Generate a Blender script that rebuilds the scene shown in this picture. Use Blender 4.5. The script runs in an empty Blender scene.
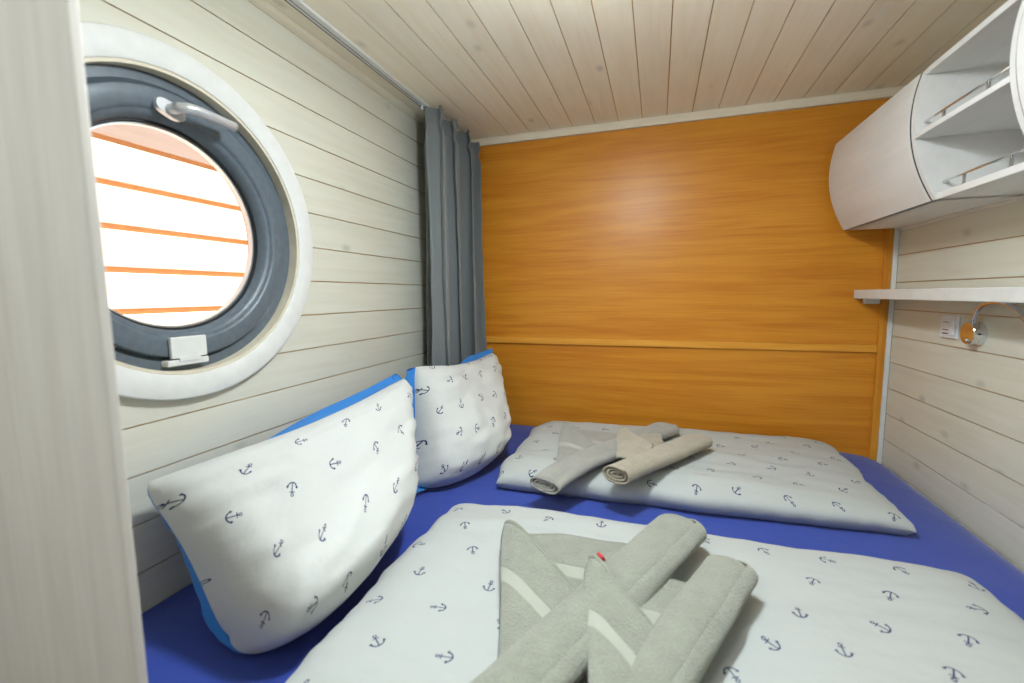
import bpy, bmesh, math, random
from mathutils import Vector, Matrix, noise
random.seed(7)
SC = bpy.context.scene
COL = SC.collection

# ------------------------------------------------------------------ camera
cam_d = bpy.data.cameras.new('camera')
cam = bpy.data.objects.new('camera', cam_d); COL.objects.link(cam)
cam_d.sensor_width = 36.0
cam_d.lens = 15.70
cam_d.clip_start = 0.01
cam_d.dof.use_dof = True
cam_d.dof.focus_distance = 1.75
cam_d.dof.aperture_fstop = 2.2
cam.matrix_world = Matrix(((0.95126235, -0.02347282, 0.30748816, 1.0767),
                           (0.3082461, 0.10205799, -0.94581632, -2.3042),
                           (-0.00918064, 0.99450148, 0.10431933, 1.25),
                           (0, 0, 0, 1)))
SC.camera = cam

# ------------------------------------------------------------------ view, sky, sun, lamps
SC.view_settings.view_transform = 'Standard'
SC.view_settings.look = 'None'
SC.view_settings.gamma = 1.0
SC.view_settings.use_curve_mapping = False
SC.view_settings.exposure = 0.03
W = bpy.data.worlds.new('sky'); SC.world = W; W.use_nodes = True
W.node_tree.nodes['Background'].inputs[0].default_value = (0.55, 0.72, 1.0, 1)
W.node_tree.nodes['Background'].inputs[1].default_value = 2.4

def light(name, kind, loc, energy, color, rot=(0, 0, 0), size=0.2):
    d = bpy.data.lights.new(name, kind); o = bpy.data.objects.new(name, d); COL.objects.link(o)
    o.location = loc; o.rotation_euler = rot; d.energy = energy; d.color = color
    if kind == 'AREA':
        d.shape = 'DISK'; d.size = size
    return o
sun = light('sun', 'SUN', (3, 0, 6), 24.0, (1.0, 0.94, 0.87))
sun.rotation_euler = Vector((-0.30, 0.25, -1.0)).to_track_quat('-Z', 'Y').to_euler()
sun.data.angle = math.radians(0.6)
LAMPS = [((0.93, -1.40, 2.0), 14.0, 14.0), ((0.60, -2.80, 2.0), 7.0, 7.5)]  # second entry is a fill lamp added to light the partition
LC = (0.84, 0.93, 1.0)
for p, down, side in LAMPS:      # each lamp: a disc shining down and a glow to all sides
    light('ceiling_and_fill_light', 'AREA', p, down, LC, size=0.17)
    light('ceiling_and_fill_glow', 'POINT', (p[0], p[1], p[2] - 0.06), side, LC).data.shadow_soft_size = 0.05

# ------------------------------------------------------------------ helpers
def mesh_obj(name, bm, mat, parent=None, smooth=False):
    me = bpy.data.meshes.new(name)
    bm.normal_update(); bm.to_mesh(me); bm.free()
    if smooth:
        for p in me.polygons: p.use_smooth = True
    if mat: me.materials.append(mat)
    o = bpy.data.objects.new(name, me); COL.objects.link(o)
    if parent: o.parent = parent
    return o

def share(name, me, loc, parent=None, rot=(0, 0, 0)):
    o = bpy.data.objects.new(name, me); COL.objects.link(o); o.location = loc; o.rotation_euler = rot
    if parent: o.parent = parent
    return o

def empty(name, loc=(0, 0, 0)):
    o = bpy.data.objects.new(name, None); COL.objects.link(o); o.location = loc
    o.empty_display_size = 0.05
    return o

def tag(o, label, cat, group=None):
    o['label'] = label; o['category'] = cat
    if group: o['group'] = group
    return o

def struct(o, label=None):
    o['kind'] = 'structure'
    if label: o['label'] = label
    return o

def box(bm, x0, x1, y0, y1, z0, z1):
    vs = [bm.verts.new(p) for p in ((x0, y0, z0), (x1, y0, z0), (x1, y1, z0), (x0, y1, z0),
                                    (x0, y0, z1), (x1, y0, z1), (x1, y1, z1), (x0, y1, z1))]
    for f in ((0, 3, 2, 1), (4, 5, 6, 7), (0, 1, 5, 4), (1, 2, 6, 5), (2, 3, 7, 6), (3, 0, 4, 7)):
        bm.faces.new([vs[i] for i in f])
    return vs

def bevel(bm, w, seg=2):
    bmesh.ops.bevel(bm, geom=list(bm.edges), offset=w, segments=seg, profile=0.5, affect='EDGES', clamp_overlap=True)

def boxo(name, x0, x1, y0, y1, z0, z1, mat, parent=None, bev=0.0, seg=2):
    bm = bmesh.new(); box(bm, x0, x1, y0, y1, z0, z1)
    if bev: bevel(bm, bev, seg)
    return mesh_obj(name, bm, mat, parent)

def prism(bm, poly, axis, a0, a1):
    """extrude a 2D polygon along an axis; poly in the two other axes' order (x,y,z without axis)"""
    def P(p, a):
        q = list(p); q.insert(axis, a); return q
    lo = [bm.verts.new(P(p, a0)) for p in poly]; hi = [bm.verts.new(P(p, a1)) for p in poly]
    n = len(poly)
    fs = [bm.faces.new(lo), bm.faces.new(list(reversed(hi)))]
    for i in range(n): bm.faces.new((lo[i], hi[i], hi[(i + 1) % n], lo[(i + 1) % n]))
    bmesh.ops.triangulate(bm, faces=fs)
    bmesh.ops.recalc_face_normals(bm, faces=list(bm.faces))

def lathe(bm, prof, origin, axis='x', seg=64, closed=False):
    """revolve (along, radius) pairs around an axis through origin"""
    o = Vector(origin); rings = []
    for a, r in prof:
        ring = []
        for i in range(seg):
            t = 2 * math.pi * i / seg; c, s = r * math.cos(t), r * math.sin(t)
            ring.append(bm.verts.new(o + (Vector((a, c, s)) if axis == 'x' else Vector((c, s, a)) if axis == 'z' else Vector((c, a, s)))))
        rings.append(ring)
    m = len(rings)
    for k in range(m if closed else m - 1):
        A, B = rings[k], rings[(k + 1) % m]
        for i in range(seg): bm.faces.new((A[i], A[(i + 1) % seg], B[(i + 1) % seg], B[i]))
    if not closed:
        for r in (rings[0], rings[-1]):
            if prof[0 if r is rings[0] else -1][1] > 1e-6: bm.faces.new(r)
    bmesh.ops.recalc_face_normals(bm, faces=list(bm.faces))

def tube(bm, pts, rads, seg=12, sq=1.0):
    """round tube through pts"""
    pts = [Vector(p) for p in pts]
    if not hasattr(rads, '__len__'): rads = [rads] * len(pts)
    rings = []; up = None
    for i, p in enumerate(pts):
        t = (pts[min(i + 1, len(pts) - 1)] - pts[max(i - 1, 0)]).normalized()
        if up is None: up = t.orthogonal().normalized()
        up = (up - t * up.dot(t)).normalized(); s = t.cross(up)
        rings.append([bm.verts.new(p + rads[i] * (math.cos(a) * up + sq * math.sin(a) * s)) for a in [2 * math.pi * k / seg for k in range(seg)]])
    for A, B in zip(rings, rings[1:]):
        for i in range(seg): bm.faces.new((A[i], A[(i + 1) % seg], B[(i + 1) % seg], B[i]))
    bm.faces.new(rings[0]); bm.faces.new(rings[-1])
    bmesh.ops.recalc_face_normals(bm, faces=list(bm.faces))

def spline(pts, n):
    """Catmull-Rom through pts"""
    P = [Vector(p) for p in pts]; P = [2 * P[0] - P[1]] + P + [2 * P[-1] - P[-2]]
    out = []; m = len(P) - 3
    for k in range(n + 1):
        s = k / n * m; i = min(int(s), m - 1); t = s - i
        a, b, c, d = P[i:i + 4]
        out.append(0.5 * ((2 * b) + (c - a) * t + (2 * a - 5 * b + 4 * c - d) * t * t + (3 * b - a - 3 * c + d) * t ** 3))
    return out

def grid(bm, f, us, vs, uvf=None, flip=False):
    uvl = bm.loops.layers.uv.verify()
    V = [[bm.verts.new(f(u, v)) for v in vs] for u in us]
    for i in range(len(us) - 1):
        for j in range(len(vs) - 1):
            q = [(i, j), (i + 1, j), (i + 1, j + 1), (i, j + 1)]
            if flip: q.reverse()
            fc = bm.faces.new([V[a][b] for a, b in q])
            for lp, (a, b) in zip(fc.loops, q):
                lp[uvl].uv = uvf(us[a], vs[b]) if uvf else (us[a], vs[b])
    return V

def lin(a, b, n): return [a + (b - a) * i / n for i in range(n + 1)]
def dense(n): return [math.sin(math.pi / 2 * (-1 + 2 * i / n)) for i in range(n + 1)]
def fbm(p, sc, oct=3): return noise.fractal(Vector(p) * sc, 1.0, 2.0, oct)

# ------------------------------------------------------------------ materials
def nodes(name):
    m = bpy.data.materials.new(name); m.use_nodes = True
    nt = m.node_tree; return m, nt, nt.nodes['Principled BSDF']
def lin_c(c):
    return tuple((v / 255 / 12.92 if v / 255 < 0.04045 else ((v / 255 + 0.055) / 1.055) ** 2.4) for v in c) + (1,)
def N(nt, t, **kw):
    n = nt.nodes.new(t)
    for k, v in kw.items():
        if k.startswith('i'): n.inputs[int(k[1:])].default_value = v
        else: setattr(n, k, v)
    return n
def math_n(nt, op, a, b=None, c=None):
    n = nt.nodes.new('ShaderNodeMath'); n.operation = op
    for i, x in enumerate((a, b, c)):
        if x is None: continue
        if isinstance(x, (int, float)): n.inputs[i].default_value = x
        else: nt.links.new(x, n.inputs[i])
    return n.outputs[0]
def ramp(nt, fac, stops):
    r = nt.nodes.new('ShaderNodeValToRGB'); e = r.color_ramp.elements
    while len(e) < len(stops): e.new(0.5)
    for el, (p, c) in zip(e, stops): el.position = p; el.color = c if len(c) == 4 else (*c, 1)
    nt.links.new(fac, r.inputs[0]); return r.outputs[0]
def mixc(nt, fac, a, b, mode='MIX'):
    m = nt.nodes.new('ShaderNodeMix'); m.data_type = 'RGBA'; m.blend_type = mode
    for s, x in ((m.inputs[0], fac), (m.inputs[6], a), (m.inputs[7], b)):
        if isinstance(x, (int, float)): s.default_value = x
        elif isinstance(x, tuple): s.default_value = x
        else: nt.links.new(x, s)
    return m.outputs[2]
def bump(nt, bs, h, strength, dist):
    b = nt.nodes.new('ShaderNodeBump'); b.inputs['Strength'].default_value = strength; b.inputs['Distance'].default_value = dist
    nt.links.new(h, b.inputs['Height']); nt.links.new(b.outputs[0], bs.inputs['Normal'])

def plain(name, rgb, rough=0.5, metal=0.0, var=0.04, scale=30.0, bmp=0.0, spec=0.5):
    m, nt, bs = nodes(name)
    tc = N(nt, 'ShaderNodeTexCoord'); no = N(nt, 'ShaderNodeTexNoise'); no.inputs['Scale'].default_value = scale
    no.inputs['Detail'].default_value = 4
    nt.links.new(tc.outputs['Object'], no.inputs['Vector'])
    c = lin_c(rgb); d = tuple(max(0, x * (1 - var * 2.5)) for x in c[:3]) + (1,); e = tuple(min(1, x * (1 + var)) for x in c[:3]) + (1,)
    nt.links.new(ramp(nt, no.outputs[0], [(0.3, d), (0.7, e)]), bs.inputs['Base Color'])
    bs.inputs['Roughness'].default_value = rough; bs.inputs['Metallic'].default_value = metal
    bs.inputs['Specular IOR Level'].default_value = spec
    if bmp: bump(nt, bs, no.outputs[0], bmp, 0.01)
    return m

def white_wood(name, axis, base, dark, knot=(120, 128, 132), tone=0.10, rough=0.5, knots=True):
    """whitewashed softwood boards, grain along an axis (object space), each board its own tone"""
    m, nt, bs = nodes(name)
    tc = N(nt, 'ShaderNodeTexCoord'); oi = N(nt, 'ShaderNodeObjectInfo')
    off = N(nt, 'ShaderNodeVectorMath', operation='SCALE'); off.inputs[0].default_value = (13.1, 7.7, 29.3)
    nt.links.new(oi.outputs['Random'], off.inputs['Scale'])
    add = N(nt, 'ShaderNodeVectorMath', operation='ADD')
    nt.links.new(tc.outputs['Object'], add.inputs[0]); nt.links.new(off.outputs[0], add.inputs[1])
    s = [26.0, 26.0, 26.0]; s[axis] = 1.6
    mp = N(nt, 'ShaderNodeMapping'); mp.inputs['Scale'].default_value = s; nt.links.new(add.outputs[0], mp.inputs[0])
    g = N(nt, 'ShaderNodeTexNoise'); g.inputs['Scale'].default_value = 1.6; g.inputs['Detail'].default_value = 5; g.inputs['Distortion'].default_value = 0.6
    nt.links.new(mp.outputs[0], g.inputs['Vector'])
    col = ramp(nt, g.outputs[0], [(0.28, lin_c(dark)), (0.62, lin_c(base))])
    # broad stain clouds
    s2 = [5.0, 5.0, 5.0]; s2[axis] = 1.4
    mp2 = N(nt, 'ShaderNodeMapping'); mp2.inputs['Scale'].default_value = s2; nt.links.new(add.outputs[0], mp2.inputs[0])
    g2 = N(nt, 'ShaderNodeTexNoise'); g2.inputs['Scale'].default_value = 1.5; g2.inputs['Detail'].default_value = 3
    nt.links.new(mp2.outputs[0], g2.inputs['Vector'])
    col = mixc(nt, ramp(nt, g2.outputs[0], [(0.5, (0, 0, 0)), (0.8, (0.18, 0.18, 0.18))]), col, lin_c(knot))
    # knots
    if knots:
        s3 = [9.0, 9.0, 9.0]; s3[axis] = 5.0
        mp3 = N(nt, 'ShaderNodeMapping'); mp3.inputs['Scale'].default_value = s3; nt.links.new(add.outputs[0], mp3.inputs[0])
        vo = N(nt, 'ShaderNodeTexVoronoi'); vo.inputs['Scale'].default_value = 0.85; nt.links.new(mp3.outputs[0], vo.inputs['Vector'])
        kf = ramp(nt, vo.outputs['Distance'], [(0.03, (0.62, 0.62, 0.62)), (0.14, (0, 0, 0))])
        col = mixc(nt, kf, col, lin_c(knot))
    # board tone
    tn = math_n(nt, 'MULTIPLY_ADD', oi.outputs['Random'], tone, 1.0 - tone)
    hv = N(nt, 'ShaderNodeHueSaturation'); nt.links.new(tn, hv.inputs['Value']); nt.links.new(col, hv.inputs['Color'])
    nt.links.new(hv.outputs[0], bs.inputs['Base Color'])
    bs.inputs['Roughness'].default_value = rough; bs.inputs['Specular IOR Level'].default_value = 0.4
    bump(nt, bs, g.outputs[0], 0.12, 0.004)
    return m

def oak(name, axis, a, b, rough=0.36):
    m, nt, bs = nodes(name)
    tc = N(nt, 'ShaderNodeTexCoord')
    s = [9.0, 9.0, 9.0]; s[axis] = 0.55
    mp = N(nt, 'ShaderNodeMapping'); mp.inputs['Scale'].default_value = s; nt.links.new(tc.outputs['Object'], mp.inputs[0])
    g = N(nt, 'ShaderNodeTexNoise'); g.inputs['Scale'].default_value = 1.7; g.inputs['Detail'].default_value = 6; g.inputs['Distortion'].default_value = 1.2
    nt.links.new(mp.outputs[0], g.inputs['Vector'])
    s2 = [160.0, 160.0, 160.0]; s2[axis] = 4.0
    mp2 = N(nt, 'ShaderNodeMapping'); mp2.inputs['Scale'].default_value = s2; nt.links.new(tc.outputs['Object'], mp2.inputs[0])
    g2 = N(nt, 'ShaderNodeTexNoise'); g2.inputs['Scale'].default_value = 1.0; g2.inputs['Detail'].default_value = 3
    nt.links.new(mp2.outputs[0], g2.inputs['Vector'])
    f = math_n(nt, 'ADD', math_n(nt, 'MULTIPLY', g.outputs[0], 0.62), math_n(nt, 'MULTIPLY', g2.outputs[0], 0.38))
    nt.links.new(ramp(nt, f, [(0.34, lin_c(b)), (0.60, lin_c(a))]), bs.inputs['Base Color'])
    bs.inputs['Roughness'].default_value = rough; bs.inputs['Specular IOR Level'].default_value = 0.36
    bump(nt, bs, g2.outputs[0], 0.06, 0.002)
    return m

def fabric(name, rgb, rough=0.9, wr=0.25, weave=900.0, sheen=0.2, wscale=7.0):
    m, nt, bs = nodes(name)
    tc = N(nt, 'ShaderNodeTexCoord')
    n1 = N(nt, 'ShaderNodeTexNoise'); n1.inputs['Scale'].default_value = wscale; n1.inputs['Detail'].default_value = 5; n1.inputs['Distortion'].default_value = 0.8
    n2 = N(nt, 'ShaderNodeTexNoise'); n2.inputs['Scale'].default_value = weave; n2.inputs['Detail'].default_value = 1
    for n in (n1, n2): nt.links.new(tc.outputs['Object'], n.inputs['Vector'])
    c = lin_c(rgb)
    nt.links.new(mixc(nt, ramp(nt, n2.outputs[0], [(0.35, (0, 0, 0)), (0.7, (1, 1, 1))]), tuple(x * 0.90 for x in c[:3]) + (1,), c), bs.inputs['Base Color'])
    bs.inputs['Roughness'].default_value = rough; bs.inputs['Sheen Weight'].default_value = sheen
    bs.inputs['Specular IOR Level'].default_value = 0.2
    bump(nt, bs, n1.outputs[0], wr, 0.03)
    return m

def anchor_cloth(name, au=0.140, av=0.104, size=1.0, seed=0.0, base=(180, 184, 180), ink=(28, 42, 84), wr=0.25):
    """white cotton printed with small navy anchors (UV in metres)"""
    m, nt, bs = nodes(name)
    uv = N(nt, 'ShaderNodeTexCoord').outputs['UV']
    sx = N(nt, 'ShaderNodeSeparateXYZ'); nt.links.new(uv, sx.inputs[0])
    v = math_n(nt, 'DIVIDE', sx.outputs[1], av); row = math_n(nt, 'FLOOR', v)
    par = math_n(nt, 'FLOORED_MODULO', row, 2.0)
    u = math_n(nt, 'MULTIPLY_ADD', par, 0.5, math_n(nt, 'DIVIDE', sx.outputs[0], au)); colm = math_n(nt, 'FLOOR', u)
    cell = N(nt, 'ShaderNodeCombineXYZ'); nt.links.new(colm, cell.inputs[0]); nt.links.new(row, cell.inputs[1]); cell.inputs[2].default_value = seed
    wn = N(nt, 'ShaderNodeTexWhiteNoise'); nt.links.new(cell.outputs[0], wn.inputs['Vector'])
    wc = N(nt, 'ShaderNodeSeparateXYZ'); nt.links.new(wn.outputs['Color'], wc.inputs[0])
    jx = math_n(nt, 'MULTIPLY_ADD', wc.outputs[0], 0.2, -0.1); jy = math_n(nt, 'MULTIPLY_ADD', wc.outputs[1], 0.2, -0.1)
    fx = math_n(nt, 'SUBTRACT', math_n(nt, 'SUBTRACT', math_n(nt, 'SUBTRACT', u, colm), 0.5), jx)
    fy = math_n(nt, 'SUBTRACT', math_n(nt, 'SUBTRACT', math_n(nt, 'SUBTRACT', v, row), 0.5), jy)
    k = 1000.0 / size
    p = N(nt, 'ShaderNodeCombineXYZ')
    nt.links.new(math_n(nt, 'MULTIPLY', fx, au * k), p.inputs[0]); nt.links.new(math_n(nt, 'MULTIPLY', fy, av * k), p.inputs[1])
    ang = math_n(nt, 'MULTIPLY', math_n(nt, 'ROUND', math_n(nt, 'MULTIPLY', wn.outputs['Value'], 7.0)), 2 * math.pi / 7.0)
    ro = N(nt, 'ShaderNodeVectorRotate', rotation_type='Z_AXIS'); nt.links.new(p.outputs[0], ro.inputs['Vector']); nt.links.new(ang, ro.inputs['Angle'])
    q = N(nt, 'ShaderNodeSeparateXYZ'); nt.links.new(ro.outputs[0], q.inputs[0])
    X = math_n(nt, 'ABSOLUTE', q.outputs[0]); Y = q.outputs[1]
    def length(a, b): return math_n(nt, 'SQRT', math_n(nt, 'ADD', math_n(nt, 'MULTIPLY', a, a), math_n(nt, 'MULTIPLY', b, b)))
    def off(a, c): return math_n(nt, 'SUBTRACT', a, c)
    def boxd(cx, cy, hx, hy):
        return math_n(nt, 'MAXIMUM', off(math_n(nt, 'ABSOLUTE', off(X, cx)), hx), off(math_n(nt, 'ABSOLUTE', off(Y, cy)), hy))
    # millimetres: ring, shank, stock, arms, flukes
    ring = off(math_n(nt, 'ABSOLUTE', off(length(X, off(Y, 14.5)), 3.2)), 1.1)
    shank = boxd(0, -1.5, 1.3, 13.0)
    stock = boxd(0, 7.5, 6.5, 1.2)
    arms = math_n(nt, 'MAXIMUM', off(math_n(nt, 'ABSOLUTE', off(length(X, off(Y, -2.0)), 12.5)), 1.5), off(Y, -5.0))
    fluke = off(math_n(nt, 'ADD', math_n(nt, 'ABSOLUTE', off(X, 12.3)), math_n(nt, 'ABSOLUTE', off(Y, -4.5))), 3.6)
    d = ring
    for e in (shank, stock, arms, fluke): d = math_n(nt, 'MINIMUM', d, e)
    mask = N(nt, 'ShaderNodeMapRange'); mask.inputs[1].default_value = 0.35; mask.inputs[2].default_value = -0.35
    nt.links.new(d, mask.inputs[0])
    tc = N(nt, 'ShaderNodeTexCoord')
    n2 = N(nt, 'ShaderNodeTexNoise'); n2.inputs['Scale'].default_value = 6.0; n2.inputs['Detail'].default_value = 4; n2.inputs['Distortion'].default_value = 0.2
    nt.links.new(tc.outputs['Object'], n2.inputs['Vector'])
    nt.links.new(mixc(nt, mask.outputs[0], lin_c(base), lin_c(ink)), bs.inputs['Base Color'])
    bs.inputs['Roughness'].default_value = 0.85; bs.inputs['Specular IOR Level'].default_value = 0.2; bs.inputs['Sheen Weight'].default_value = 0.1
    bump(nt, bs, n2.outputs[0], wr, 0.045)
    return m

def terry(name, rgb, stripe_rgb, stripe=None):
    """towelling; woven band where the UV v coordinate (metres) lies in stripe"""
    m, nt, bs = nodes(name)
    tc = N(nt, 'ShaderNodeTexCoord')
    n1 = N(nt, 'ShaderNodeTexNoise'); n1.inputs['Scale'].default_value = 300.0; n1.inputs['Detail'].default_value = 2
    n2 = N(nt, 'ShaderNodeTexNoise'); n2.inputs['Scale'].default_value = 26.0; n2.inputs['Detail'].default_value = 4
    for n in (n1, n2): nt.links.new(tc.outputs['Object'], n.inputs['Vector'])
    c = lin_c(rgb)
    f = math_n(nt, 'ADD', math_n(nt, 'MULTIPLY', n1.outputs[0], 0.55), math_n(nt, 'MULTIPLY', n2.outputs[0], 0.45))
    col = ramp(nt, f, [(0.33, tuple(x * 0.78 for x in c[:3]) + (1,)), (0.62, c)])
    h = n1.outputs[0]
    if stripe:
        sx = N(nt, 'ShaderNodeSeparateXYZ'); nt.links.new(tc.outputs['UV'], sx.inputs[0])
        d = math_n(nt, 'SUBTRACT', math_n(nt, 'ABSOLUTE', math_n(nt, 'SUBTRACT', sx.outputs[1], 0.5 * (stripe[0] + stripe[1]))), 0.5 * (stripe[1] - stripe[0]))
        mk = N(nt, 'ShaderNodeMapRange'); mk.inputs[1].default_value = 0.001; mk.inputs[2].default_value = -0.001
        nt.links.new(d, mk.inputs[0]); col = mixc(nt, mk.outputs[0], col, lin_c(stripe_rgb))
        h = math_n(nt, 'MULTIPLY', h, math_n(nt, 'SUBTRACT', 1.0, mk.outputs[0]))
    nt.links.new(col, bs.inputs['Base Color'])
    bs.inputs['Roughness'].default_value = 1.0; bs.inputs['Sheen Weight'].default_value = 0.35; bs.inputs['Specular IOR Level'].default_value = 0.05
    bump(nt, bs, h, 0.8, 0.006)
    return m

M_wall_y = white_wood('whitewashed_board_wall', 1, (220, 219, 204), (214, 211, 193), knot=(165, 168, 160), tone=0.05)
M_ceil = white_wood('whitewashed_board_ceiling', 1, (252, 244, 224), (248, 236, 211), knot=(200, 192, 176), tone=0.05)
M_gap = plain('bare_pine_groove', (205, 160, 100), 0.8)
M_trim_w = white_wood('whitewashed_trim', 1, (222, 214, 192), (212, 202, 178), knots=False, tone=0.03)
M_trim_wx = white_wood('whitewashed_trim_cross', 0, (236, 224, 200), (224, 210, 184), knots=False, tone=0.03)
M_white = plain('white_paint', (222, 223, 219), 0.45, var=0.02)
M_cab = white_wood('whitewashed_veneer', 1, (230, 229, 225), (226, 224, 219), knots=False, tone=0.03, rough=0.42)
M_part = white_wood('grey_washed_veneer', 2, (206, 202, 193), (194, 189, 179), knots=False, tone=0.02, rough=0.6)
M_oak = oak('oak_veneer', 0, (218, 146, 44), (196, 116, 22))
M_oak_b = oak('oak_batten', 0, (232, 166, 62), (216, 144, 40), 0.45)
M_oak_v = oak('oak_batten_upright', 2, (218, 150, 48), (196, 122, 28), 0.45)
M_floor = oak('floor_boards', 1, (110, 84, 58), (84, 62, 42), 0.5)
M_grey = plain('anthracite_window_foil', (94, 105, 114), 0.38, var=0.06, scale=60, bmp=0.05)
M_greyd = plain('dark_rubber_and_gap_shade', (18, 19, 21), 0.6)  # glazing rubber, and the strips that darken the cabinet door gaps
M_alu = plain('brushed_aluminium', (214, 217, 220), 0.3, 0.6, var=0.02)
M_chrome = plain('polished_chrome', (225, 226, 228), 0.08, 1.0, var=0.01)
M_plast = plain('white_plastic', (226, 230, 236), 0.35, var=0.01)
M_dark = plain('dark_slot', (42, 44, 48), 0.5)
M_sheet = fabric('navy_jersey_sheet', (42, 68, 160), 0.8, 0.10, 1100, 0.3)
M_blue = fabric('sky_blue_cotton', (58, 130, 205), 0.85, 0.2, 900, 0.1)
M_curt = fabric('slate_grey_curtain', (124, 129, 129), 0.8, 0.08, 1400, 0.15)
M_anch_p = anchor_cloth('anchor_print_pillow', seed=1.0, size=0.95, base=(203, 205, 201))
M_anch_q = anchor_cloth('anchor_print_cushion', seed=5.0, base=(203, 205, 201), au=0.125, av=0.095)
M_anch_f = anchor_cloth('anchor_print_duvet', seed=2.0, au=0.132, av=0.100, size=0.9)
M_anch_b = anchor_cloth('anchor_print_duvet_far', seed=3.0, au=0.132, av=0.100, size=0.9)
M_out = white_wood('sunlit_pale_cladding', 1, (242, 228, 212), (234, 214, 194), knot=(222, 190, 160), tone=0.04)
M_outgap = plain('cladding_groove', (206, 150, 98), 0.8)
M_base = plain('bed_base_white', (225, 222, 214), 0.5)
M_red = plain('red_care_label', (190, 40, 50), 0.7)
m, nt, bs = nodes('window_glass'); M_glass = m
tr = N(nt, 'ShaderNodeBsdfTransparent'); gl = N(nt, 'ShaderNodeBsdfGlossy'); gl.inputs['Roughness'].default_value = 0.02
fr = N(nt, 'ShaderNodeFresnel'); fr.inputs[0].default_value = 1.45; mx = N(nt, 'ShaderNodeMixShader')
tr.inputs[0].default_value = (0.97, 0.985, 0.98, 1)
nt.links.new(fr.outputs[0], mx.inputs[0]); nt.links.new(tr.outputs[0], mx.inputs[1]); nt.links.new(gl.outputs[0], mx.inputs[2])
nt.links.new(mx.outputs[0], nt.nodes['Material Output'].inputs[0])
m, nt, bs = nodes('lamp_diffuser'); M_diff = m
bs.inputs['Emission Color'].default_value = (1.0, 0.97, 0.92, 1); bs.inputs['Emission Strength'].default_value = 4.0

# ------------------------------------------------------------------ room shell
XR, YF, ZC = 2.024, -3.30, 2.07          # right wall, wall behind the camera, ceiling
WY, WZ = -1.515, 1.413                   # porthole centre on the left wall (x = 0)
T = 0.005                                # board thickness
struct(boxo('floor', -0.1, XR + 0.1, YF - 0.1, 0.1, -0.05, 0.0, M_floor))
struct(boxo('wall_front', 0.0, XR, YF - 0.1, YF, 0.0, ZC, M_part))

# left wall: backing with a round opening
bm = bmesh.new()
def rect_hit(t, y0, y1, z0, z1):
    dy, dz = math.cos(t), math.sin(t); s = 1e9
    if dy > 1e-9: s = min(s, (y1 - WY) / dy)
    if dy < -1e-9: s = min(s, (y0 - WY) / dy)
    if dz > 1e-9: s = min(s, (z1 - WZ) / dz)
    if dz < -1e-9: s = min(s, (z0 - WZ) / dz)
    return WY + dy * s, WZ + dz * s
Y0, Y1, Z0, Z1 = YF, 0.02, 0.0, ZC + 0.02
angs = sorted([2 * math.pi * i / 96 for i in range(96)] + [math.atan2(z - WZ, y - WY) % (2 * math.pi) for y in (Y0, Y1) for z in (Z0, Z1)])
RO = 0.346
lay = []
for x in (-T, -0.09):
    lay.append(([bm.verts.new((x, WY + RO * math.cos(t), WZ + RO * math.sin(t))) for t in angs],
                [bm.verts.new((x, *rect_hit(t, Y0, Y1, Z0, Z1))) for t in angs]))
n = len(angs)
for i in range(n):
    j = (i + 1) % n
    (a, b), (c, d) = lay
    bm.faces.new((a[i], a[j], b[j], b[i])); bm.faces.new((c[i], d[i], d[j], c[j]))
    bm.faces.new((a[i], c[i], c[j], a[j])); bm.faces.new((b[i], b[j], d[j], d[i]))
bmesh.ops.recalc_face_normals(bm, faces=list(bm.faces))
for f_ in bm.faces:
    if f_.calc_center_median().x < -0.04: f_.material_index = 1     # outdoor side
wall_left = struct(mesh_obj('wall_left', bm, M_gap)); wall_left.data.materials.append(M_out)

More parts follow.
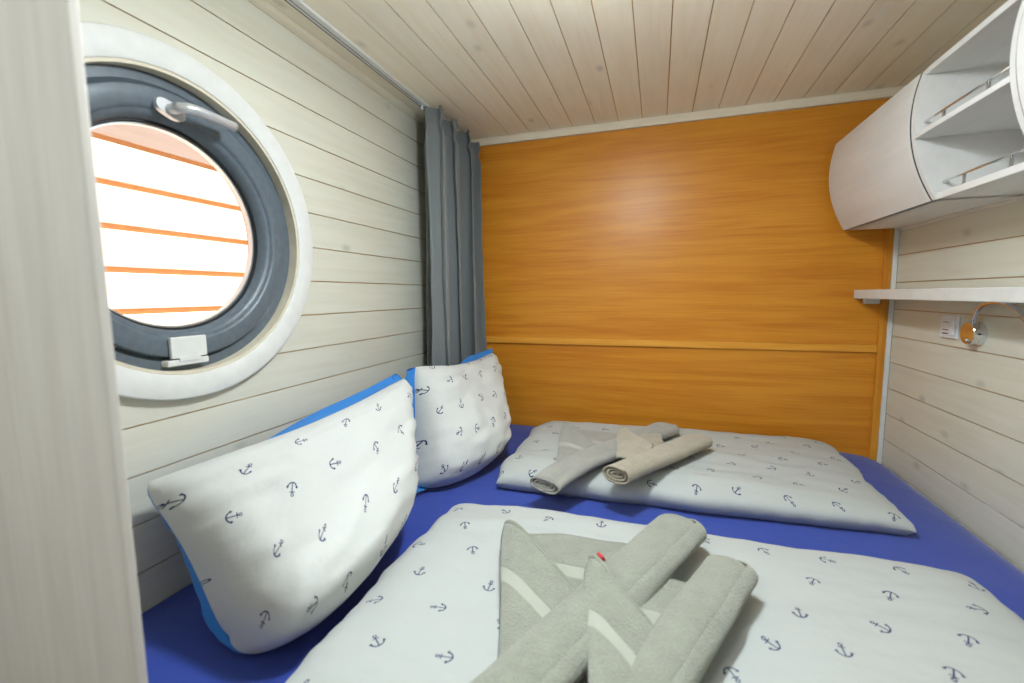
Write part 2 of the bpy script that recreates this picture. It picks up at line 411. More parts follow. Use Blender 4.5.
GAP = 0.0034
def board_poly(name, poly, axis, a0, a1, mat, parent, ctr):
    bm = bmesh.new(); prism(bm, [(p[0] - ctr[0], p[1] - ctr[1]) for p in poly], axis, a0, a1)
    o = mesh_obj(name, bm, mat, parent)
    c = [ctr[0], ctr[1]]; c.insert(axis, 0.0); o.location = c
    return o
PL = 0.10945
RC = 0.372
z = 1.9565 - 13 * PL
while z < ZC - 0.02:
    z0, z1 = max(z, 0.0) + GAP / 2, min(z + PL, ZC) - GAP / 2
    z += PL
    if z1 < 0.35: continue
    ya, yb = -1.97, -0.001
    lo, hi = z0 - WZ, z1 - WZ
    def half(d): return math.sqrt(max(0.0, RC * RC - d * d))
    if lo > RC or hi < -RC:
        polys = [[(ya, z0), (yb, z0), (yb, z1), (ya, z1)]]
    elif lo > -RC and hi < RC:
        zs = lin(z0, z1, 10)
        polys = [[(WY + half(q - WZ), q) for q in zs] + [(yb, z1), (yb, z0)],
                 [(WY - half(q - WZ), q) for q in reversed(zs)] + [(ya, z0), (ya, z1)]]
    else:               # board notched by the edge of the opening
        h = half(lo if hi >= RC else hi); ys = [ya, WY - h] + [WY + q for q in lin(-h, h, 20)][1:-1] + [WY + h, yb]
        bm = bmesh.new(); cols = []
        for q in ys:
            c0, c1 = z0, z1
            if abs(q - WY) <= h:
                if hi >= RC: c0 = min(z1 - 0.001, max(z0, WZ + half(q - WY)))
                else: c1 = max(z0 + 0.001, min(z1, WZ - half(q - WY)))
            cols.append([bm.verts.new((xx, q - WY, zz - z0)) for xx, zz in ((-T, c0), (0, c0), (0, c1), (-T, c1))])
        for A, B in zip(cols, cols[1:]):
            for i in range(4): bm.faces.new((A[i], B[i], B[(i + 1) % 4], A[(i + 1) % 4]))
        bm.faces.new(cols[0]); bm.faces.new(cols[-1])
        bmesh.ops.recalc_face_normals(bm, faces=list(bm.faces))
        mesh_obj('plank', bm, M_wall_y, wall_left).location = (0, WY, z0)
        continue
    for p in polys:
        board_poly('plank', p, 0, -T, 0.0, M_wall_y, wall_left, (0.5 * (p[0][0] + p[-1][0]), 0.5 * (z0 + z1)))

# back wall: two veneered panels
wall_back = struct(boxo('wall_back', -0.1, XR + 0.1, 0.006, 0.1, 0.0, ZC + 0.02, M_gap))
boxo('panel', 0.0, XR, 0.0, 0.006, 1.006, ZC, M_oak, wall_back)
boxo('panel', 0.0, XR, 0.0, 0.006, 0.0, 1.004, M_oak, wall_back)
struct(boxo('trim_1', 0.0, 1.979, -0.014, 0.0, 0.989, 1.020, M_oak_b, bev=0.0015), 'thin orange pine batten across the oak panel')
struct(boxo('trim_2', 1.980, 2.0065, -0.015, 0.0, 0.40, ZC - 0.036, M_oak_v, bev=0.0015), 'upright oak batten beside the white corner strip')
struct(boxo('trim_3', 2.007, XR, -0.022, 0.0, 0.40, ZC - 0.036, M_white, bev=0.003), 'slim white corner strip')
struct(boxo('trim_4', 0.0, XR, -0.020, 0.0, 2.034, ZC, M_trim_wx, bev=0.002), 'whitewashed ceiling strip above the oak panel')

# right wall
wall_right = struct(boxo('wall_right', XR + T, XR + 0.1, YF, 0.02, 0.0, ZC + 0.02, M_gap))
PR = 0.1118
bm = bmesh.new(); box(bm, 0, T, -1.05, 1.05, -PR / 2 + GAP / 2, PR / 2 - GAP / 2)
me_r = mesh_obj('plank', bm, M_wall_y, wall_right); me_r.location = (XR, -1.072, 1.0623 + PR / 2)
for k in list(range(-6, 0)) + list(range(1, 9)):
    share('plank', me_r.data, (XR, -1.072, 1.0623 + PR * (k + 0.5)), wall_right)
boxo('rear_lining', XR + 0.0, XR + T, YF, -2.125, 0.0, ZC, M_part, wall_right)
boxo('rear_lining', -T, 0.0, YF, -1.972, 0.0, ZC, M_part, wall_left)

# ceiling
ceiling = struct(boxo('ceiling', -0.15, XR + 0.15, YF - 0.1, 0.1, ZC + T, ZC + 0.12, M_gap))
PC = 0.10945
bm = bmesh.new(); box(bm, -PC / 2 + GAP / 2, PC / 2 - GAP / 2, -1.65, 1.65, 0, T)
x = 0.4419 - 4 * PC; first = None
while x < XR:
    if first is None:
        first = mesh_obj('plank', bm, M_ceil, ceiling); first.location = (x + PC / 2, -1.65, ZC)
    else: share('plank', first.data, (x + PC / 2, -1.65, ZC), ceiling)
    x += PC
# moulding between left wall and ceiling
bm = bmesh.new()
prism(bm, [(0.0, ZC), (0.0, 2.050), (0.004, 2.049), (0.009, 2.053), (0.017, 2.060), (0.021, 2.066), (0.022, ZC)], 1, -1.965, -0.021)
struct(mesh_obj('trim_5', bm, M_trim_w), 'narrow moulding along the ceiling above the porthole wall')

# partition beside the camera
bm = bmesh.new(); box(bm, 0.0, 0.489, -1.976, -1.962, 0.0, ZC - 0.001); bevel(bm, 0.004, 3)
struct(mesh_obj('wall_partition', bm, M_part), 'pale grey veneered partition end close to the camera')

# ------------------------------------------------------------------ porthole
window = struct(empty('window_1', (0, WY, WZ)), 'round porthole with white ring and anthracite sash')
wo = (0, 0, 0)
def lat(name, prof, mat, parent=window, closed=True, seg=96):
    bm = bmesh.new(); lathe(bm, prof, wo, 'x', seg, closed); return mesh_obj(name, bm, mat, parent, True)
def sharp(o, deg=35):
    o.data.set_sharp_from_angle(angle=math.radians(deg)); return o
sharp(lat('casing_ring', [(0.0, 0.404), (0.016, 0.404), (0.019, 0.402), (0.020, 0.399), (0.020, 0.349), (0.018, 0.346), (0.0, 0.346)], M_white))
sharp(lat('reveal', [(0.016, 0.3455), (-0.085, 0.3455), (-0.085, 0.338), (0.016, 0.338)], M_trim_w))
sharp(lat('fixed_frame', [(-0.012, 0.3375), (-0.080, 0.3375), (-0.080, 0.285), (-0.030, 0.285), (-0.016, 0.312), (-0.012, 0.316)], M_grey))
sash = sharp(lat('sash', [(-0.018, 0.307), (-0.003, 0.3065), (0.001, 0.304), (0.002, 0.300), (0.002, 0.268), (-0.001, 0.262), (-0.006, 0.259), (-0.008, 0.252), (-0.014, 0.246), (-0.030, 0.241), (-0.040, 0.240), (-0.070, 0.240), (-0.070, 0.284), (-0.018, 0.284)], M_grey))
sharp(lat('glazing_seal', [(-0.034, 0.2405), (-0.034, 0.2365), (-0.040, 0.235), (-0.040, 0.2405)], M_greyd))
sharp(lat('spacer_bar', [(-0.042, 0.2395), (-0.042, 0.231), (-0.058, 0.231), (-0.058, 0.2395)], M_alu))
bm = bmesh.new(); lathe(bm, [(-0.0405, 0.0), (-0.0405, 0.2385)], wo, 'x', 96)
bmesh.ops.delete(bm, geom=[f for f in bm.faces if len(f.verts) > 4], context='FACES_ONLY')
bmesh.ops.remove_doubles(bm, verts=bm.verts, dist=1e-5)
pane = mesh_obj('pane', bm, M_glass, window)
# handle: oval rose, neck, lever
hl = empty('handle', (0.002, -1.528 - WY, 1.676 - WZ)); hl.parent = window; hl.rotation_euler = (math.radians(-16), 0, 0)
bm = bmesh.new()
prof = []
for i in range(32):
    t = 2 * math.pi * i / 32; prof.append((0.033 * math.copysign(abs(math.cos(t)) ** 0.8, math.cos(t)), 0.0165 * math.copysign(abs(math.sin(t)) ** 0.8, math.sin(t))))
prism(bm, prof, 0, 0.0, 0.013); rose = mesh_obj('rose', bm, M_alu, hl)
bm = bmesh.new(); tube(bm, spline([(0.008, 0.0, 0), (0.034, 0.001, 0.001), (0.047, 0.008, 0.004), (0.052, 0.030, 0.012), (0.052, 0.078, 0.024), (0.050, 0.124, 0.036)], 28),
                       [0.0125] * 8 + [0.0115] * 21, 16)
mesh_obj('lever', bm, M_alu, hl, True)
# hinge cover at the foot of the sash
hg = empty('hinge', (0, -1.530 - WY, 1.10 - WZ)); hg.parent = window
boxo('hinge_cover', 0.002, 0.012, -0.043, 0.043, 0.008, 0.058, M_white, hg, 0.002)
bm = bmesh.new(); box(bm, -0.03, 0.010, -0.052, 0.048, -0.010, 0.005); bevel(bm, 0.003); mesh_obj('knuckle', bm, M_white, hg)
boxo('hinge_leaf', -0.02, 0.0125, -0.026, 0.026, 0.0, 0.012, M_white, hg, 0.001)

# cladding of the neighbouring wall in the sun, seen through the porthole
out = struct(boxo('wall_outside', -0.80, -0.680, -3.0, 1.0, 0.0, 3.0, M_outgap))
PO = 0.1437
bm = bmesh.new(); box(bm, -0.008, 0.012, -1.4, 1.4, -PO / 2 + 0.010, PO / 2 - 0.010); bevel(bm, 0.002)
fo = mesh_obj('plank', bm, M_out, out); fo.location = (-0.682, -1.0, 1.778 + PO / 2)
for k in list(range(-8, 0)) + list(range(1, 7)):
    share('plank', fo.data, (-0.682, -1.0, 1.778 + PO * (k + 0.5)), out)
struct(boxo('roof', -0.12, XR + 0.3, YF - 0.3, 0.3, 2.20, 2.28, M_base), 'roof slab of the cabin')
boxo('eave', -0.80, -0.495, -3.0, 1.0, 2.36, 2.42, M_base, out)

# ------------------------------------------------------------------ bed
bed = tag(empty('bed', (1.0, -0.96, 0.0)), 'double bed with navy fitted sheet filling the berth', 'bed')
boxo('bed_base', 0.004 - 1.0, 2.02 - 1.0, -1.925 + 0.96, -0.004 + 0.96, 0.0, 0.34, M_base, bed, 0.004)
BX, BY = 1.003, 0.955
bm = bmesh.new()
def sheet(u, v):
    e = max(abs(u), abs(v))
    x = 1.008 + u * BX; y = -0.965 + v * BY
    zz = 0.552 + 0.004 * fbm((x, y, 0), 2.6, 3)
    # right-hand edge falls away into the gap by the wall, corners rounded
    d = (2.011 - x)
    zz -= 0.050 * math.exp(-(d / 0.030) ** 1.1)
    d2 = -0.010 - y
    zz -= 0.030 * math.exp(-(d2 / 0.022) ** 1.2)
    cx, cy = max(0, x - 1.86), max(0, y + 0.14)
    zz -= 0.9 * (cx * cy)
    if y < -1.85: zz -= 0.04 * ((-1.85 - y) / 0.07) ** 2
    return Vector((x - 1.0, y + 0.96, zz))
us, vs = dense(90), dense(90)
V = grid(bm, sheet, us, vs)
rim = [V[i][0] for i in range(91)] + [V[90][j] for j in range(1, 91)] + [V[i][90] for i in range(89, -1, -1)] + [V[0][j] for j in range(89, 0, -1)]
low = [bm.verts.new((p.co.x * 0.995, p.co.y * 0.995, 0.342)) for p in rim]
for i in range(len(rim)): bm.faces.new((rim[i], rim[(i + 1) % len(rim)], low[(i + 1) % len(rim)], low[i]))
bmesh.ops.recalc_face_normals(bm, faces=list(bm.faces))
mesh_obj('fitted_sheet', bm, M_sheet, bed, True)

# ------------------------------------------------------------------ duvets
def duvet(name, outline, top, mat, label, seed, uv0):
    """folded quilt: outline = dict of four corner (x,y) far-left, far-right, near-right, near-left"""
    fl, frr, nr, nl = [Vector(p) for p in outline]
    ctr = (fl + frr + nr + nl) / 4
    root = empty(name, (ctr.x, ctr.y, 0.556))
    def plan(u, v):
        a, b = (u + 1) / 2, (v + 1) / 2
        p = (nl * (1 - a) + nr * a) * (1 - b) + (fl * (1 - a) + frr * a) * b
        k = max(abs(u), abs(v)) ** 6
        w = Vector((fbm((p.x * 0.4 + seed, p.y * 5, 1), 1.3, 3), fbm((p.x * 4, p.y * 0.4 + seed, 5), 1.3, 3))) * 0.018 * k
        return p + w
    def topf(u, v):
        p = plan(u, v)
        h = ((1 - abs(u) ** 12) * (1 - abs(v) ** 9)) ** 0.5 if max(abs(u), abs(v)) < 1 else 0.0
        t = top(u, v)
        puff = 1 + 0.10 * fbm((p.x, p.y, seed), 3.0, 3)
        wr = 0.009 * fbm((p.x * 1.5 + seed, p.y * 5.0, 2), 2.2, 4) * h
        edge = max(abs(u), abs(v)) ** 10
        gather = 0.010 * edge * fbm((p.x * 9, p.y * 9, seed), 1.2, 2)
        z = 0.020 + (t - 0.020) * h * puff + wr + gather * h
        out = (p - ctr) 
        bulge = 0.010 * math.sin(math.pi * min(1, max(0, h))) 
        d = out.normalized() * bulge if out.length > 0 else Vector((0, 0))
        return Vector((out.x + d.x, out.y + d.y, max(0.002, z + 0.004)))
    def botf(u, v):
        p = plan(u * 0.972, v * 0.955) - ctr
        return Vector((p.x, p.y, 0.0015))
    bm = bmesh.new(); us, vs = dense(110), dense(80)
    A = grid(bm, topf, us, vs, lambda u, v: (uv0[0] + (u + 1) * 0.63, uv0[1] + (v + 1) * 0.35))
    B = grid(bm, botf, us, vs, flip=True)
    def ring(V):
        a, b = len(us) - 1, len(vs) - 1
        return [V[i][0] for i in range(a)] + [V[a][j] for j in range(b)] + [V[i][b] for i in range(a, 0, -1)] + [V[0][j] for j in range(b, 0, -1)]
    ra, rb = ring(A), ring(B)
    for i in range(len(ra)):
        j = (i + 1) % len(ra); bm.faces.new((ra[i], rb[i], rb[j], ra[j]))
    bmesh.ops.recalc_face_normals(bm, faces=list(bm.faces))
    mesh_obj('cover', bm, mat, root, True)
    tag(root, label, 'duvet', 'folded anchor print duvets')
    return root
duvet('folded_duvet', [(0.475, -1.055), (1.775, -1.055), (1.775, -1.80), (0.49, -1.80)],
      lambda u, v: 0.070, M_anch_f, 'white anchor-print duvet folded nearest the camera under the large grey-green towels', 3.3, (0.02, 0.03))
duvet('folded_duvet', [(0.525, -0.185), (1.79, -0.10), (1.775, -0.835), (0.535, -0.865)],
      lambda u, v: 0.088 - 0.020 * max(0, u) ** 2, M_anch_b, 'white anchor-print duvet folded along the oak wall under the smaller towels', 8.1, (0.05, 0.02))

# ------------------------------------------------------------------ pillows
def smooth(a, b, x):
    t = min(1, max(0, (x - a) / (b - a))); return t * t * (3 - 2 * t)
def pillow(label, TL, TR, BR, BL, tf, tb, mat, seed, w, h, group, swell, belly):
    TL, TR, BR, BL = [Vector(p) for p in (TL, TR, BR, BL)]
    ctr = (TL + TR + BR + BL) / 4
    base = Vector((ctr.x, ctr.y, 0.553))
    root = empty('pillow', base)
    nrm = ((TR - BL).cross(TL - BR)).normalized()
    if nrm.x < 0: nrm = -nrm
    def P(u, v, side, thick):
        pu = u * (1 - 0.055 * (1 - v * v) * u * u); pv = v * (1 - 0.17 * (1 - u * u) * v * v) if v > 0 else v * (1 + 0.10 * (1 - u * u) * v * v)
        rc = 1 - 0.055 * (u * v) ** 6; pu *= rc; pv *= rc
        a, b = (pu + 1) / 2, (pv + 1) / 2
        p = (BL * (1 - a) + BR * a) * (1 - b) + (TL * (1 - a) + TR * a) * b
        s = max(0.0, (1 - u ** 6) * (1 - v ** 4)); t = s ** 0.55
        t *= 1.0 - 0.22 * v
        wr = fbm((u * 2.2 + seed, v * 7, seed), 1.1, 4) * 0.017 * s ** 0.3 * (1 - 0.5 * s)
        wr += fbm((u * 3 + seed, v * 3, seed + 4), 1.0, 2) * 0.010 * s
        wr += 0.0055 * math.exp(-(1 - abs(u)) / 0.16) * s ** 0.25 * math.sin(v * 17 + 4 * fbm((u, v, seed), 1.4, 2))
        if v < 0: wr += 0.004 * math.exp(-(1 + v) / 0.15) * s ** 0.25 * math.sin(u * 23 + 4 * fbm((v, u, seed), 1.4, 2))
        p = p + nrm * side * (thick * t + wr)
        if side < 0:        # the blue back swells past the seam, so the sides are blue
            up = (TL - BL).normalized(); rt = (TR - TL).normalized()
            q = min(1.0, (1 - abs(v)) / 0.45); g = math.sin(math.pi * q) if v > 0 else 0.0
            p = p + up * 0.062 * g * swell(u, 'top')
            q = min(1.0, (1 - abs(u)) / 0.30); g = math.sin(math.pi * q) if u < 0 else 0.0
            p = p - rt * 0.060 * g * swell(v, 'left')
        p = p + Vector(belly) * max(0.0, 1 - u * u) ** 0.8 * (1 - smooth(-0.8, 0.6, v))
        p.x = max(p.x, 0.004 + 0.002 * side); 
        if p.z < 0.556: p.z = 0.556 + 0.1 * max(-0.02, p.z - 0.556)
        return p - base
    us, vs = dense(64), dense(48)
    bm = bmesh.new(); grid(bm, lambda u, v: P(u, v, 1, tf), us, vs, lambda u, v: ((u + 1) * w / 2, (v + 1) * h / 2))
    bmesh.ops.recalc_face_normals(bm, faces=list(bm.faces))
    a = mesh_obj('front_cover', bm, mat, root, True); a['label'] = 'white front printed with navy anchors'
    bm = bmesh.new(); grid(bm, lambda u, v: P(u, v, -1, tb), us, vs, flip=True)
    bmesh.ops.recalc_face_normals(bm, faces=list(bm.faces))
    a = mesh_obj('back_cover', bm, M_blue, root, True); a['label'] = 'plain blue back'
    tag(root, label, 'pillow', group); return root
pillow('large white anchor-print pillow with blue back leaning under the porthole', (0.050, -1.70, 0.867), (0.192, -0.857, 0.957), (0.315, -1.16, 0.575), (0.292, -1.715, 0.575),
       0.165, 0.07, M_anch_p, 2.0, 0.80, 0.46, 'anchor print pillows',
       lambda q, s: smooth(-0.9, 0.3, q) if s == 'top' else 0.08 * (1 - smooth(-0.3, 0.6, q)) * smooth(-1.0, -0.6, q), (0.09, -0.13, 0.0))
pillow('white anchor-print pillow with blue back standing in front of the grey curtain', (0.185, -0.80, 0.985), (0.285, -0.17, 0.965), (0.42, -0.52, 0.58), (0.265, -0.975, 0.575),
       0.120, 0.045, M_anch_q, 6.0, 0.66, 0.44, 'anchor print pillows',
       lambda q, s: smooth(-0.1, 0.4, q) if s == 'top' else 1.3, (0.05, -0.05, 0.0))

# ------------------------------------------------------------------ towels
def towel(label, near, far, width, height, zc, flaps, mat_roll, mat_flap, seed, care=None, droop=0.0):
    near, far = Vector(near), Vector(far)
    zr = zc - height / 2
    root = empty('towel', (near.x, near.y, zr))
    ax = (far - near); L = ax.length; ax.normalize(); sd = Vector((ax.y, -ax.x))
    # rolled part: a flattened spiral drawn along the axis, closing round at the far end
    turns = 3.4; nth = 110
    def roll(s, k):
        th = -math.pi / 2 + 2 * math.pi * turns * k
        r = max(0.12, 1.0 - 0.26 * turns * (1 - k))
        end = 1.0
        if s > 0.945: end = max(0.02, max(0, 1 - ((s - 0.945) / 0.055) ** 2.6) ** 0.42)
        if s < 0.06: end = 1.0 + 0.03 * (0.06 - s) / 0.06
        wv = 1.0 + 0.05 * fbm((s * 4 + seed, math.cos(th), math.sin(th)), 1.3, 3)
        tp = 0.94 + 0.10 * s
        c, sn = math.cos(th), math.sin(th)
        x = width / 2 * r * c * end * wv * tp; z = height / 2 * r * math.copysign(abs(sn) ** 0.85, sn) * (0.4 + 0.6 * end) * wv
        sl = s * L + (0.010 * (1 - k) if s < 0.05 else 0) + 0.02 * c * (1 if s < 0.3 else 0) * (0.3 - s)
        p = near + ax * sl + sd * x
        return Vector((p.x - near.x, p.y - near.y, z + height / 2 + 0.001 - droop * max(0, 1 - s / 0.22) ** 1.6))
    bm = bmesh.new()
    grid(bm, roll, lin(0, 0.945, 38) + [0.945 + 0.055 * math.sin(math.pi / 2 * i / 12) for i in range(1, 13)], lin(0, 1, nth), lambda s, k: (k * 0.9, s * L))
    bmesh.ops.recalc_face_normals(bm, faces=list(bm.faces))
    r = mesh_obj('roll', bm, mat_roll, root, True)
    so = r.modifiers.new('thickness', 'SOLIDIFY'); so.thickness = 0.005; so.offset = -1
    for kind, A, B, C, D, sag, bow in flaps:
        # patch corners: top-left, top-right, bottom-right, bottom-left
        A, B, C, D = [Vector(q) for q in (A, B, C, D)]
        hgt = ((A - D).length + (B - C).length) / 2
        def patch(u, v):
            p = (A * (1 - u) + B * u) * (1 - v) + (D * (1 - u) + C * u) * v
            p.z += sag * 4 * u * (1 - u) * (1 - v) + ((0.018 * math.exp(-((u - 0.22) / 0.2) ** 2) + 0.008 * (1 - u ** 4)) * (1 - v) ** 5 if kind == 'lapel' else 0) + 0.003 * fbm((p.x * 12, p.y * 12, seed), 1.0, 3)
            lft = (1 - u) ** 6
            p.z -= 0.016 * lft
            out = (A - B).xy.normalized()
            q = out * bow * math.sin(math.pi * v) * (1 - u)
            # rounded top corner
            rc = (1 - u) ** 8 * (1 - v) ** 8
            return Vector((p.x + q.x - near.x + rc * 0.03 * (B - A).normalized().x, p.y + q.y - near.y - rc * 0.008, p.z - zr))
        bm = bmesh.new(); grid(bm, patch, lin(0, 1, 26), lin(0, 1, 26), lambda u, v: (u, v * hgt))
        bmesh.ops.recalc_face_normals(bm, faces=list(bm.faces))
        o = mesh_obj(kind, bm, mat_flap, root, True)
        so = o.modifiers.new('thickness', 'SOLIDIFY'); so.thickness = 0.007; so.offset = 0
        if kind == 'lapel':
            # rolled hem along the top edge
            bm = bmesh.new(); tube(bm, [patch(t, 0.0) for t in lin(0.02, 0.98, 24)], 0.0055, 8); mesh_obj('hem', bm, mat_roll, o, True)
    if care:
        p = patch(care, 0.0) + Vector((0.004, 0.006, 0.003)); rz = math.radians(-48)
        bm = bmesh.new(); box(bm, -0.009, 0.009, -0.003, 0.003, -0.005, 0.006); bevel(bm, 0.001)
        o = mesh_obj('care_label', bm, M_red, root); o.location = p; o.rotation_euler = (math.radians(25), 0, rz)
        o['label'] = 'small red care label'
    tag(root, label, 'towel', 'folded towels'); return root
SAGE, BAND = (158, 161, 146), (168, 171, 158)
M_t1 = terry('sage_towelling', SAGE, BAND); M_t1f = terry('sage_towelling_banded', SAGE, BAND, (0.125, 0.165))
M_t1g = terry('sage_towelling_banded_small', SAGE, BAND, (0.11, 0.145))
M_t2 = terry('grey_towelling', (168, 166, 156), (178, 177, 168)); M_t2f = terry('grey_towelling_banded', (168, 166, 156), (180, 179, 170), (0.12, 0.15))
M_t3 = terry('sand_towelling', (182, 172, 150), (192, 184, 166))
zt = 0.634
towel('large sage-grey bath towel rolled at one side, lying beneath on the near duvet', (0.865, -1.80), (1.152, -1.165), 0.134, 0.062, zt + 0.046,
      [('under_layer', (0.725, -1.262, zt + 0.010), (1.06, -1.245, zt + 0.010), (1.0, -1.52, zt + 0.010), (0.79, -1.50, zt + 0.008), 0.004, 0.0),
       ('lapel', (0.705, -1.285, zt + 0.046), (0.965, -1.490, zt + 0.012), (0.955, -1.78, zt + 0.010), (0.845, -1.68, zt + 0.014), 0.010, -0.012)],
      M_t1, M_t1f, 1.0)
towel('small sage-grey towel with red care label, lying uppermost on the near duvet', (1.022, -1.80), (1.240, -1.315), 0.112, 0.052, zt + 0.044,
      [('under_layer', (0.955, -1.435, zt + 0.066), (1.16, -1.395, zt + 0.034), (1.12, -1.62, zt + 0.034), (1.02, -1.66, zt + 0.060), 0.0, 0.0),
       ('lapel', (0.938, -1.430, zt + 0.078), (1.10, -1.585, zt + 0.044), (1.07, -1.80, zt + 0.048), (1.005, -1.76, zt + 0.078), 0.006, -0.006)],
      M_t1, M_t1g, 4.0, 0.24)
zt = 0.646
towel('grey towel rolled diagonally, lying beneath on the duvet by the oak wall', (0.745, -0.985), (1.135, -0.31), 0.135, 0.052, zt + 0.032,
      [('under_layer', (0.70, -0.415, zt + 0.018), (0.96, -0.425, zt + 0.010), (0.95, -0.62, zt + 0.008), (0.74, -0.65, zt + 0.008), 0.004, 0.0),
       ('lapel', (0.683, -0.425, zt + 0.034), (0.875, -0.640, zt + 0.018), (0.88, -0.80, zt + 0.014), (0.745, -0.78, zt + 0.016), 0.008, -0.008)],
      M_t2, M_t2f, 7.0, droop=0.03)
towel('sand-coloured towel rolled diagonally, lying uppermost on the duvet by the oak wall', (0.963, -0.945), (1.25, -0.50), 0.108, 0.064, zt + 0.048,
      [('under_layer', (0.945, -0.525, zt + 0.046), (1.10, -0.50, zt + 0.052), (1.12, -0.68, zt + 0.050), (0.97, -0.70, zt + 0.050), 0.0, 0.0),
       ('lapel', (0.928, -0.540, zt + 0.062), (1.075, -0.675, zt + 0.060), (1.04, -0.85, zt + 0.050), (0.958, -0.79, zt + 0.060), 0.006, -0.005)],
      M_t3, M_t3, 9.0)

# ------------------------------------------------------------------ curtain and rail
rail = tag(empty('curtain_rail', (0.098, -1.0, ZC)), 'white aluminium curtain rail with slot fixed to the ceiling', 'curtain rail')
boxo('channel', -0.018, 0.018, -0.95, 0.96, -0.009, 0.0, M_white, rail, 0.0015)
boxo('slot', -0.003, -0.0005, -0.949, 0.959, -0.0095, -0.006, M_dark, rail)
boxo('edge_strip', -0.0155, -0.0125, -0.949, 0.959, -0.0098, -0.006, M_dark, rail)
bm = bmesh.new()
CZ0, CZ1 = 0.585, 2.052
def curtain(s, t):
    z = CZ1 + (CZ0 - CZ1) * t
    ph = 2 * math.pi * (3.2 * s) - 0.3
    A = 0.060 + 0.010 * t + 0.010 * math.sin(9 * s)
    if t < 0.05: A *= 0.8 + 0.2 * t / 0.05
    pinch = math.exp(-((t - 0.052) / 0.016) ** 2)
    A *= 1 - 0.30 * pinch
    x = 0.130 + A * math.sin(ph + 0.25 * math.sin(3 * t + s * 4))
    y = -0.525 + 0.485 * s + 0.036 * math.sin(2 * ph + 0.8) * (1 - 0.3 * pinch) - 0.02 * t * (1 - s)
    x += 0.004 * fbm((s * 14, t * 6, 3), 1.2, 3); y += 0.004 * fbm((s * 14, t * 5, 8), 1.2, 3)
    if t < 0.05:
        x += 0.006 * fbm((s * 40, t * 40, 1), 1.0, 2)
    return Vector((max(0.012, x) - 0.10, min(-0.024, y) + 0.28, z - CZ0))
grid(bm, curtain, lin(0, 1, 150), [0.002 * i for i in range(40)] + lin(0.08, 1, 50), lambda s, t: (s * 1.2, t * 1.5))
bmesh.ops.recalc_face_normals(bm, faces=list(bm.faces))
cu_root = empty('curtain', (0.10, -0.28, CZ0))
o = mesh_obj('fabric', bm, M_curt, cu_root, True)
so = o.modifiers.new('thickness', 'SOLIDIFY'); so.thickness = 0.003
for i in range(7):
    y = -0.51 + i * 0.075
    bm = bmesh.new(); box(bm, -0.004, 0.004, -0.004, 0.004, 0.0, 0.022); bevel(bm, 0.001)
    g = mesh_obj('glider', bm, M_plast, cu_root); g.location = (0.098 - 0.10, y + 0.28, 2.041 - CZ0)
tag(cu_root, 'slate grey curtain gathered into the corner by the oak wall', 'curtain')

# ------------------------------------------------------------------ curved wall cabinet
def prof_x(z):
    (a, fa), (b, fb), (c, fc) = (1.506, 1.815), (1.71, 1.751), (1.860, 1.768)
    return fa * (z - b) * (z - c) / ((a - b) * (a - c)) + fb * (z - a) * (z - c) / ((b - a) * (b - c)) + fc * (z - a) * (z - b) / ((c - a) * (c - b))
cab = tag(empty('wall_cabinet', (XR, -0.9, 1.506)), 'white wall cabinet with curved doors and open rail shelves under the ceiling', 'wall cabinet')
OX, OY, OZ = XR, -0.9, 1.506
def cab_box(name, x0, x1, y0, y1, z0, z1, mat=M_cab, bev=0.001):
    return boxo(name, x0 - OX, x1 - OX, y0 - OY, y1 - OY, z0 - OZ, z1 - OZ, mat, cab, bev)
XB = XR - 0.001
YA, YB = -1.78, -0.048
def curved(name, y0, y1, inset, thick=None, z0=1.506, z1=1.860, mat=M_cab, bev=0.0015):
    zs = lin(z0, z1, 24); f = [(prof_x(z) + inset - OX, z - OZ) for z in zs]
    if thick: poly = f + [(prof_x(z) + inset + thick - OX, z - OZ) for z in reversed(zs)]
    else: poly = f + [(XB - OX, z1 - OZ), (XB - OX, z0 - OZ)]
    bm = bmesh.new(); prism(bm, poly, 1, y0 - OY, y1 - OY)
    o = mesh_obj(name, bm, mat, cab, True); sharp(o, 30); return o
curved('side_panel', YB - 0.018, YB, 0.019)
curved('side_panel', -0.703, -0.686, 0.003)
curved('side_panel', -1.080, -1.063, 0.003)
curved('side_panel', YA, YA + 0.018, 0.019)
curved('door', -0.680, YB - 0.001, 0.0, 0.018)
curved('door', YA + 0.001, -1.086, 0.0, 0.018)
curved('gap_shade_strip', -0.6858, -0.6802, 0.0025, 0.010, mat=M_greyd)  # dark strip added in place of the shade in the door gap
curved('gap_shade_strip', -1.0858, -1.0802, 0.0025, 0.010, mat=M_greyd)  # same painted gap shade at the nearer door
cab_box('bottom_panel', prof_x(1.506) + 0.004, XB, YA + 0.018, YB - 0.018, 1.506, 1.524)
cab_box('top_panel', prof_x(1.860) + 0.002, XB, -1.063, -0.703, 1.846, 1.862)
cab_box('top_panel', prof_x(1.860) + 0.020, XB, -0.686, YB - 0.018, 1.843, 1.860)
cab_box('top_panel', prof_x(1.860) + 0.020, XB, YA + 0.018, -1.080, 1.843, 1.860)
cab_box('back_panel', XB - 0.008, XB, YA + 0.018, YB - 0.018, 1.524, 1.843)
cab_box('shelf', prof_x(1.69) + 0.003, XB - 0.008, -1.063, -0.703, 1.676, 1.690)
cab_box('wall_cleat', XR - 0.012, XB, YA, YB, 1.496, 1.506)
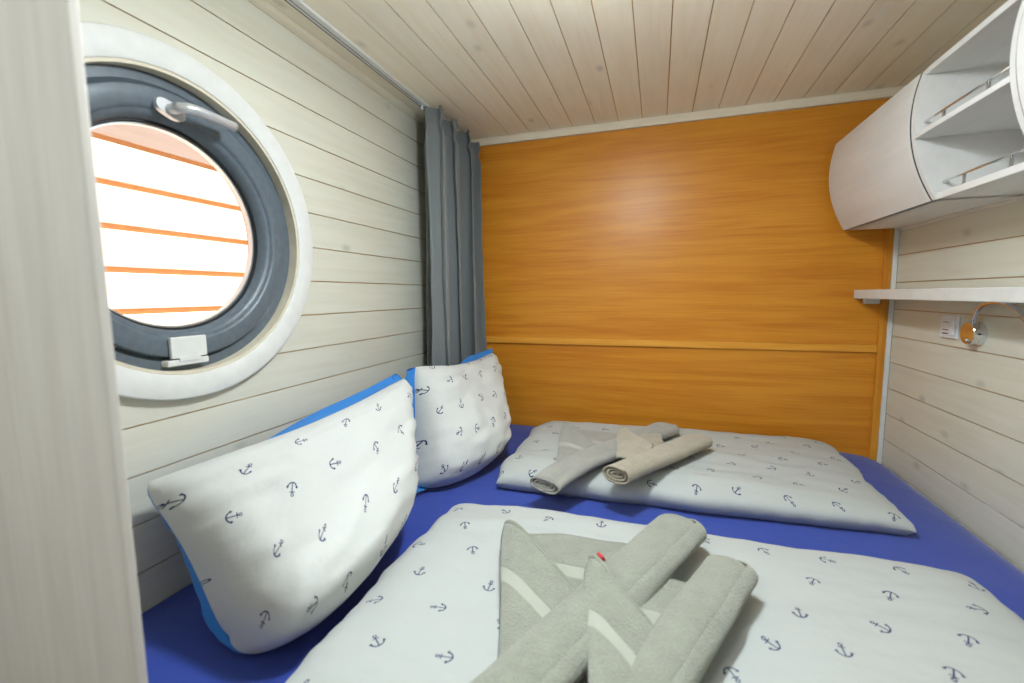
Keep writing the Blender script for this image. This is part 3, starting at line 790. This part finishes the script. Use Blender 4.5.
def gallery(xr, zr, zs):
    e = empty('gallery_rail', (0, 0, 0)); e.parent = cab
    bm = bmesh.new()
    pts = [(xr + 0.016, -0.703, zs), (xr, -0.708, zr), (xr, -1.058, zr), (xr + 0.016, -1.063, zs)]
    tube(bm, [Vector((xr - OX + 0.014, -0.708 - OY, zr - OZ - 0.004)), Vector((xr - OX + 0.002, -0.7055 - OY, zr - OZ)), Vector((xr - OX, -0.710 - OY, zr - OZ)), Vector((xr - OX, -1.058 - OY, zr - OZ))], 0.0032, 10)
    mesh_obj('rod', bm, M_chrome, e, True)
    for yy in (-0.80, -0.965):
        bm = bmesh.new(); lathe(bm, [(0, 0.005), (0.003, 0.005), (0.004, 0.0035), (zr - zs, 0.0035)], (xr - OX, yy - OY, zs - OZ), 'z', 12)
        mesh_obj('post', bm, M_chrome, e, True)
gallery(1.774, 1.7185, 1.690)
gallery(1.828, 1.553, 1.524)

# ------------------------------------------------------------------ shelf board, socket, reading lamp
sh = tag(empty('wall_shelf', (XR, -0.9, 1.22)), 'narrow white wall shelf running above the reading lamp', 'shelf')
boxo('board', 1.884 - XR, -0.001, -0.9, 0.9 - 0.001, 0.0, 0.037, M_white, sh, 0.002)
boxo('cleat', 1.912 - XR, 1.962 - XR, 0.9 - 0.05, 0.9 - 0.016, -0.022, -0.001, M_white, sh, 0.0015)
so_ = tag(empty('power_socket', (XR, -0.415, 1.128)), 'white wall socket plate beside the reading lamp base', 'socket')
boxo('plate', -0.009, -0.0005, -0.046, 0.046, -0.038, 0.038, M_plast, so_, 0.003)
boxo('module', -0.012, -0.009, -0.020, 0.030, -0.028, 0.028, M_plast, so_, 0.001)
for zz, h_ in ((-0.022, 0.004), (-0.010, 0.003), (0.016, 0.002)):
    boxo('slot', -0.0128, -0.012, -0.006, 0.024, zz - h_ / 2, zz + h_ / 2, M_dark, so_)
boxo('rocker', -0.013, -0.009, -0.036, -0.024, -0.026, 0.026, M_plast, so_, 0.001)
rl = tag(empty('reading_lamp', (XR, -0.556, 1.118)), 'chrome gooseneck reading lamp on the planked wall under the shelf', 'reading lamp')
bm = bmesh.new(); lathe(bm, [(0.0, 0.0), (-0.0005, 0.036), (-0.003, 0.036), (-0.030, 0.0345), (-0.032, 0.033), (-0.0325, 0.0)][1:], (0, 0, 0), 'x', 48)
sharp(mesh_obj('base', bm, M_chrome, rl, True), 30)
bm = bmesh.new(); lathe(bm, [(-0.032, 0.006), (-0.037, 0.0055), (-0.038, 0.003)], (0, -0.004, -0.022), 'x', 20); mesh_obj('switch_button', bm, M_chrome, rl, True)
bm = bmesh.new(); lathe(bm, [(-0.036, 0.003), (-0.0378, 0.003)], (-0.02, 0, 0), 'y', 12); mesh_obj('grub_screw', bm, M_dark, rl, True)
bm = bmesh.new()
neck = spline([(-0.020, -0.006, 0.028), (-0.024, -0.014, 0.050), (-0.028, -0.040, 0.080), (-0.030, -0.088, 0.097), (-0.032, -0.148, 0.094), (-0.040, -0.222, 0.070), (-0.055, -0.32, 0.01)], 60)
tube(bm, neck, 0.0065, 12); mesh_obj('gooseneck', bm, M_chrome, rl, True)
bm = bmesh.new(); tube(bm, [neck[-1], neck[-1] + Vector((-0.003, -0.012, -0.012)), neck[-1] + Vector((-0.012, -0.045, -0.05))], [0.008, 0.02, 0.024], 20); mesh_obj('lamp_head', bm, M_chrome, rl, True)

# ------------------------------------------------------------------ ceiling lamp over the bed and added fill lamp (both out of frame)
for i, (p, e, e2) in enumerate(LAMPS):
    cl = tag(empty('ceiling_and_fill_lamp', (p[0], p[1], ZC)), ('round white ceiling lamp above the bed', 'round white fill lamp added behind the camera')[i], 'ceiling lamp')
    bm = bmesh.new(); lathe(bm, [(0.0, 0.11), (-0.040, 0.105), (-0.044, 0.098), (-0.044, 0.09), (-0.030, 0.088), (0.0, 0.088)], (0, 0, 0), 'z', 48, True); mesh_obj('housing', bm, M_white, cl, True)
    bm = bmesh.new(); lathe(bm, [(-0.036, 0.088), (-0.032, 0.088)], (0, 0, 0), 'z', 48); mesh_obj('diffuser', bm, M_diff, cl)
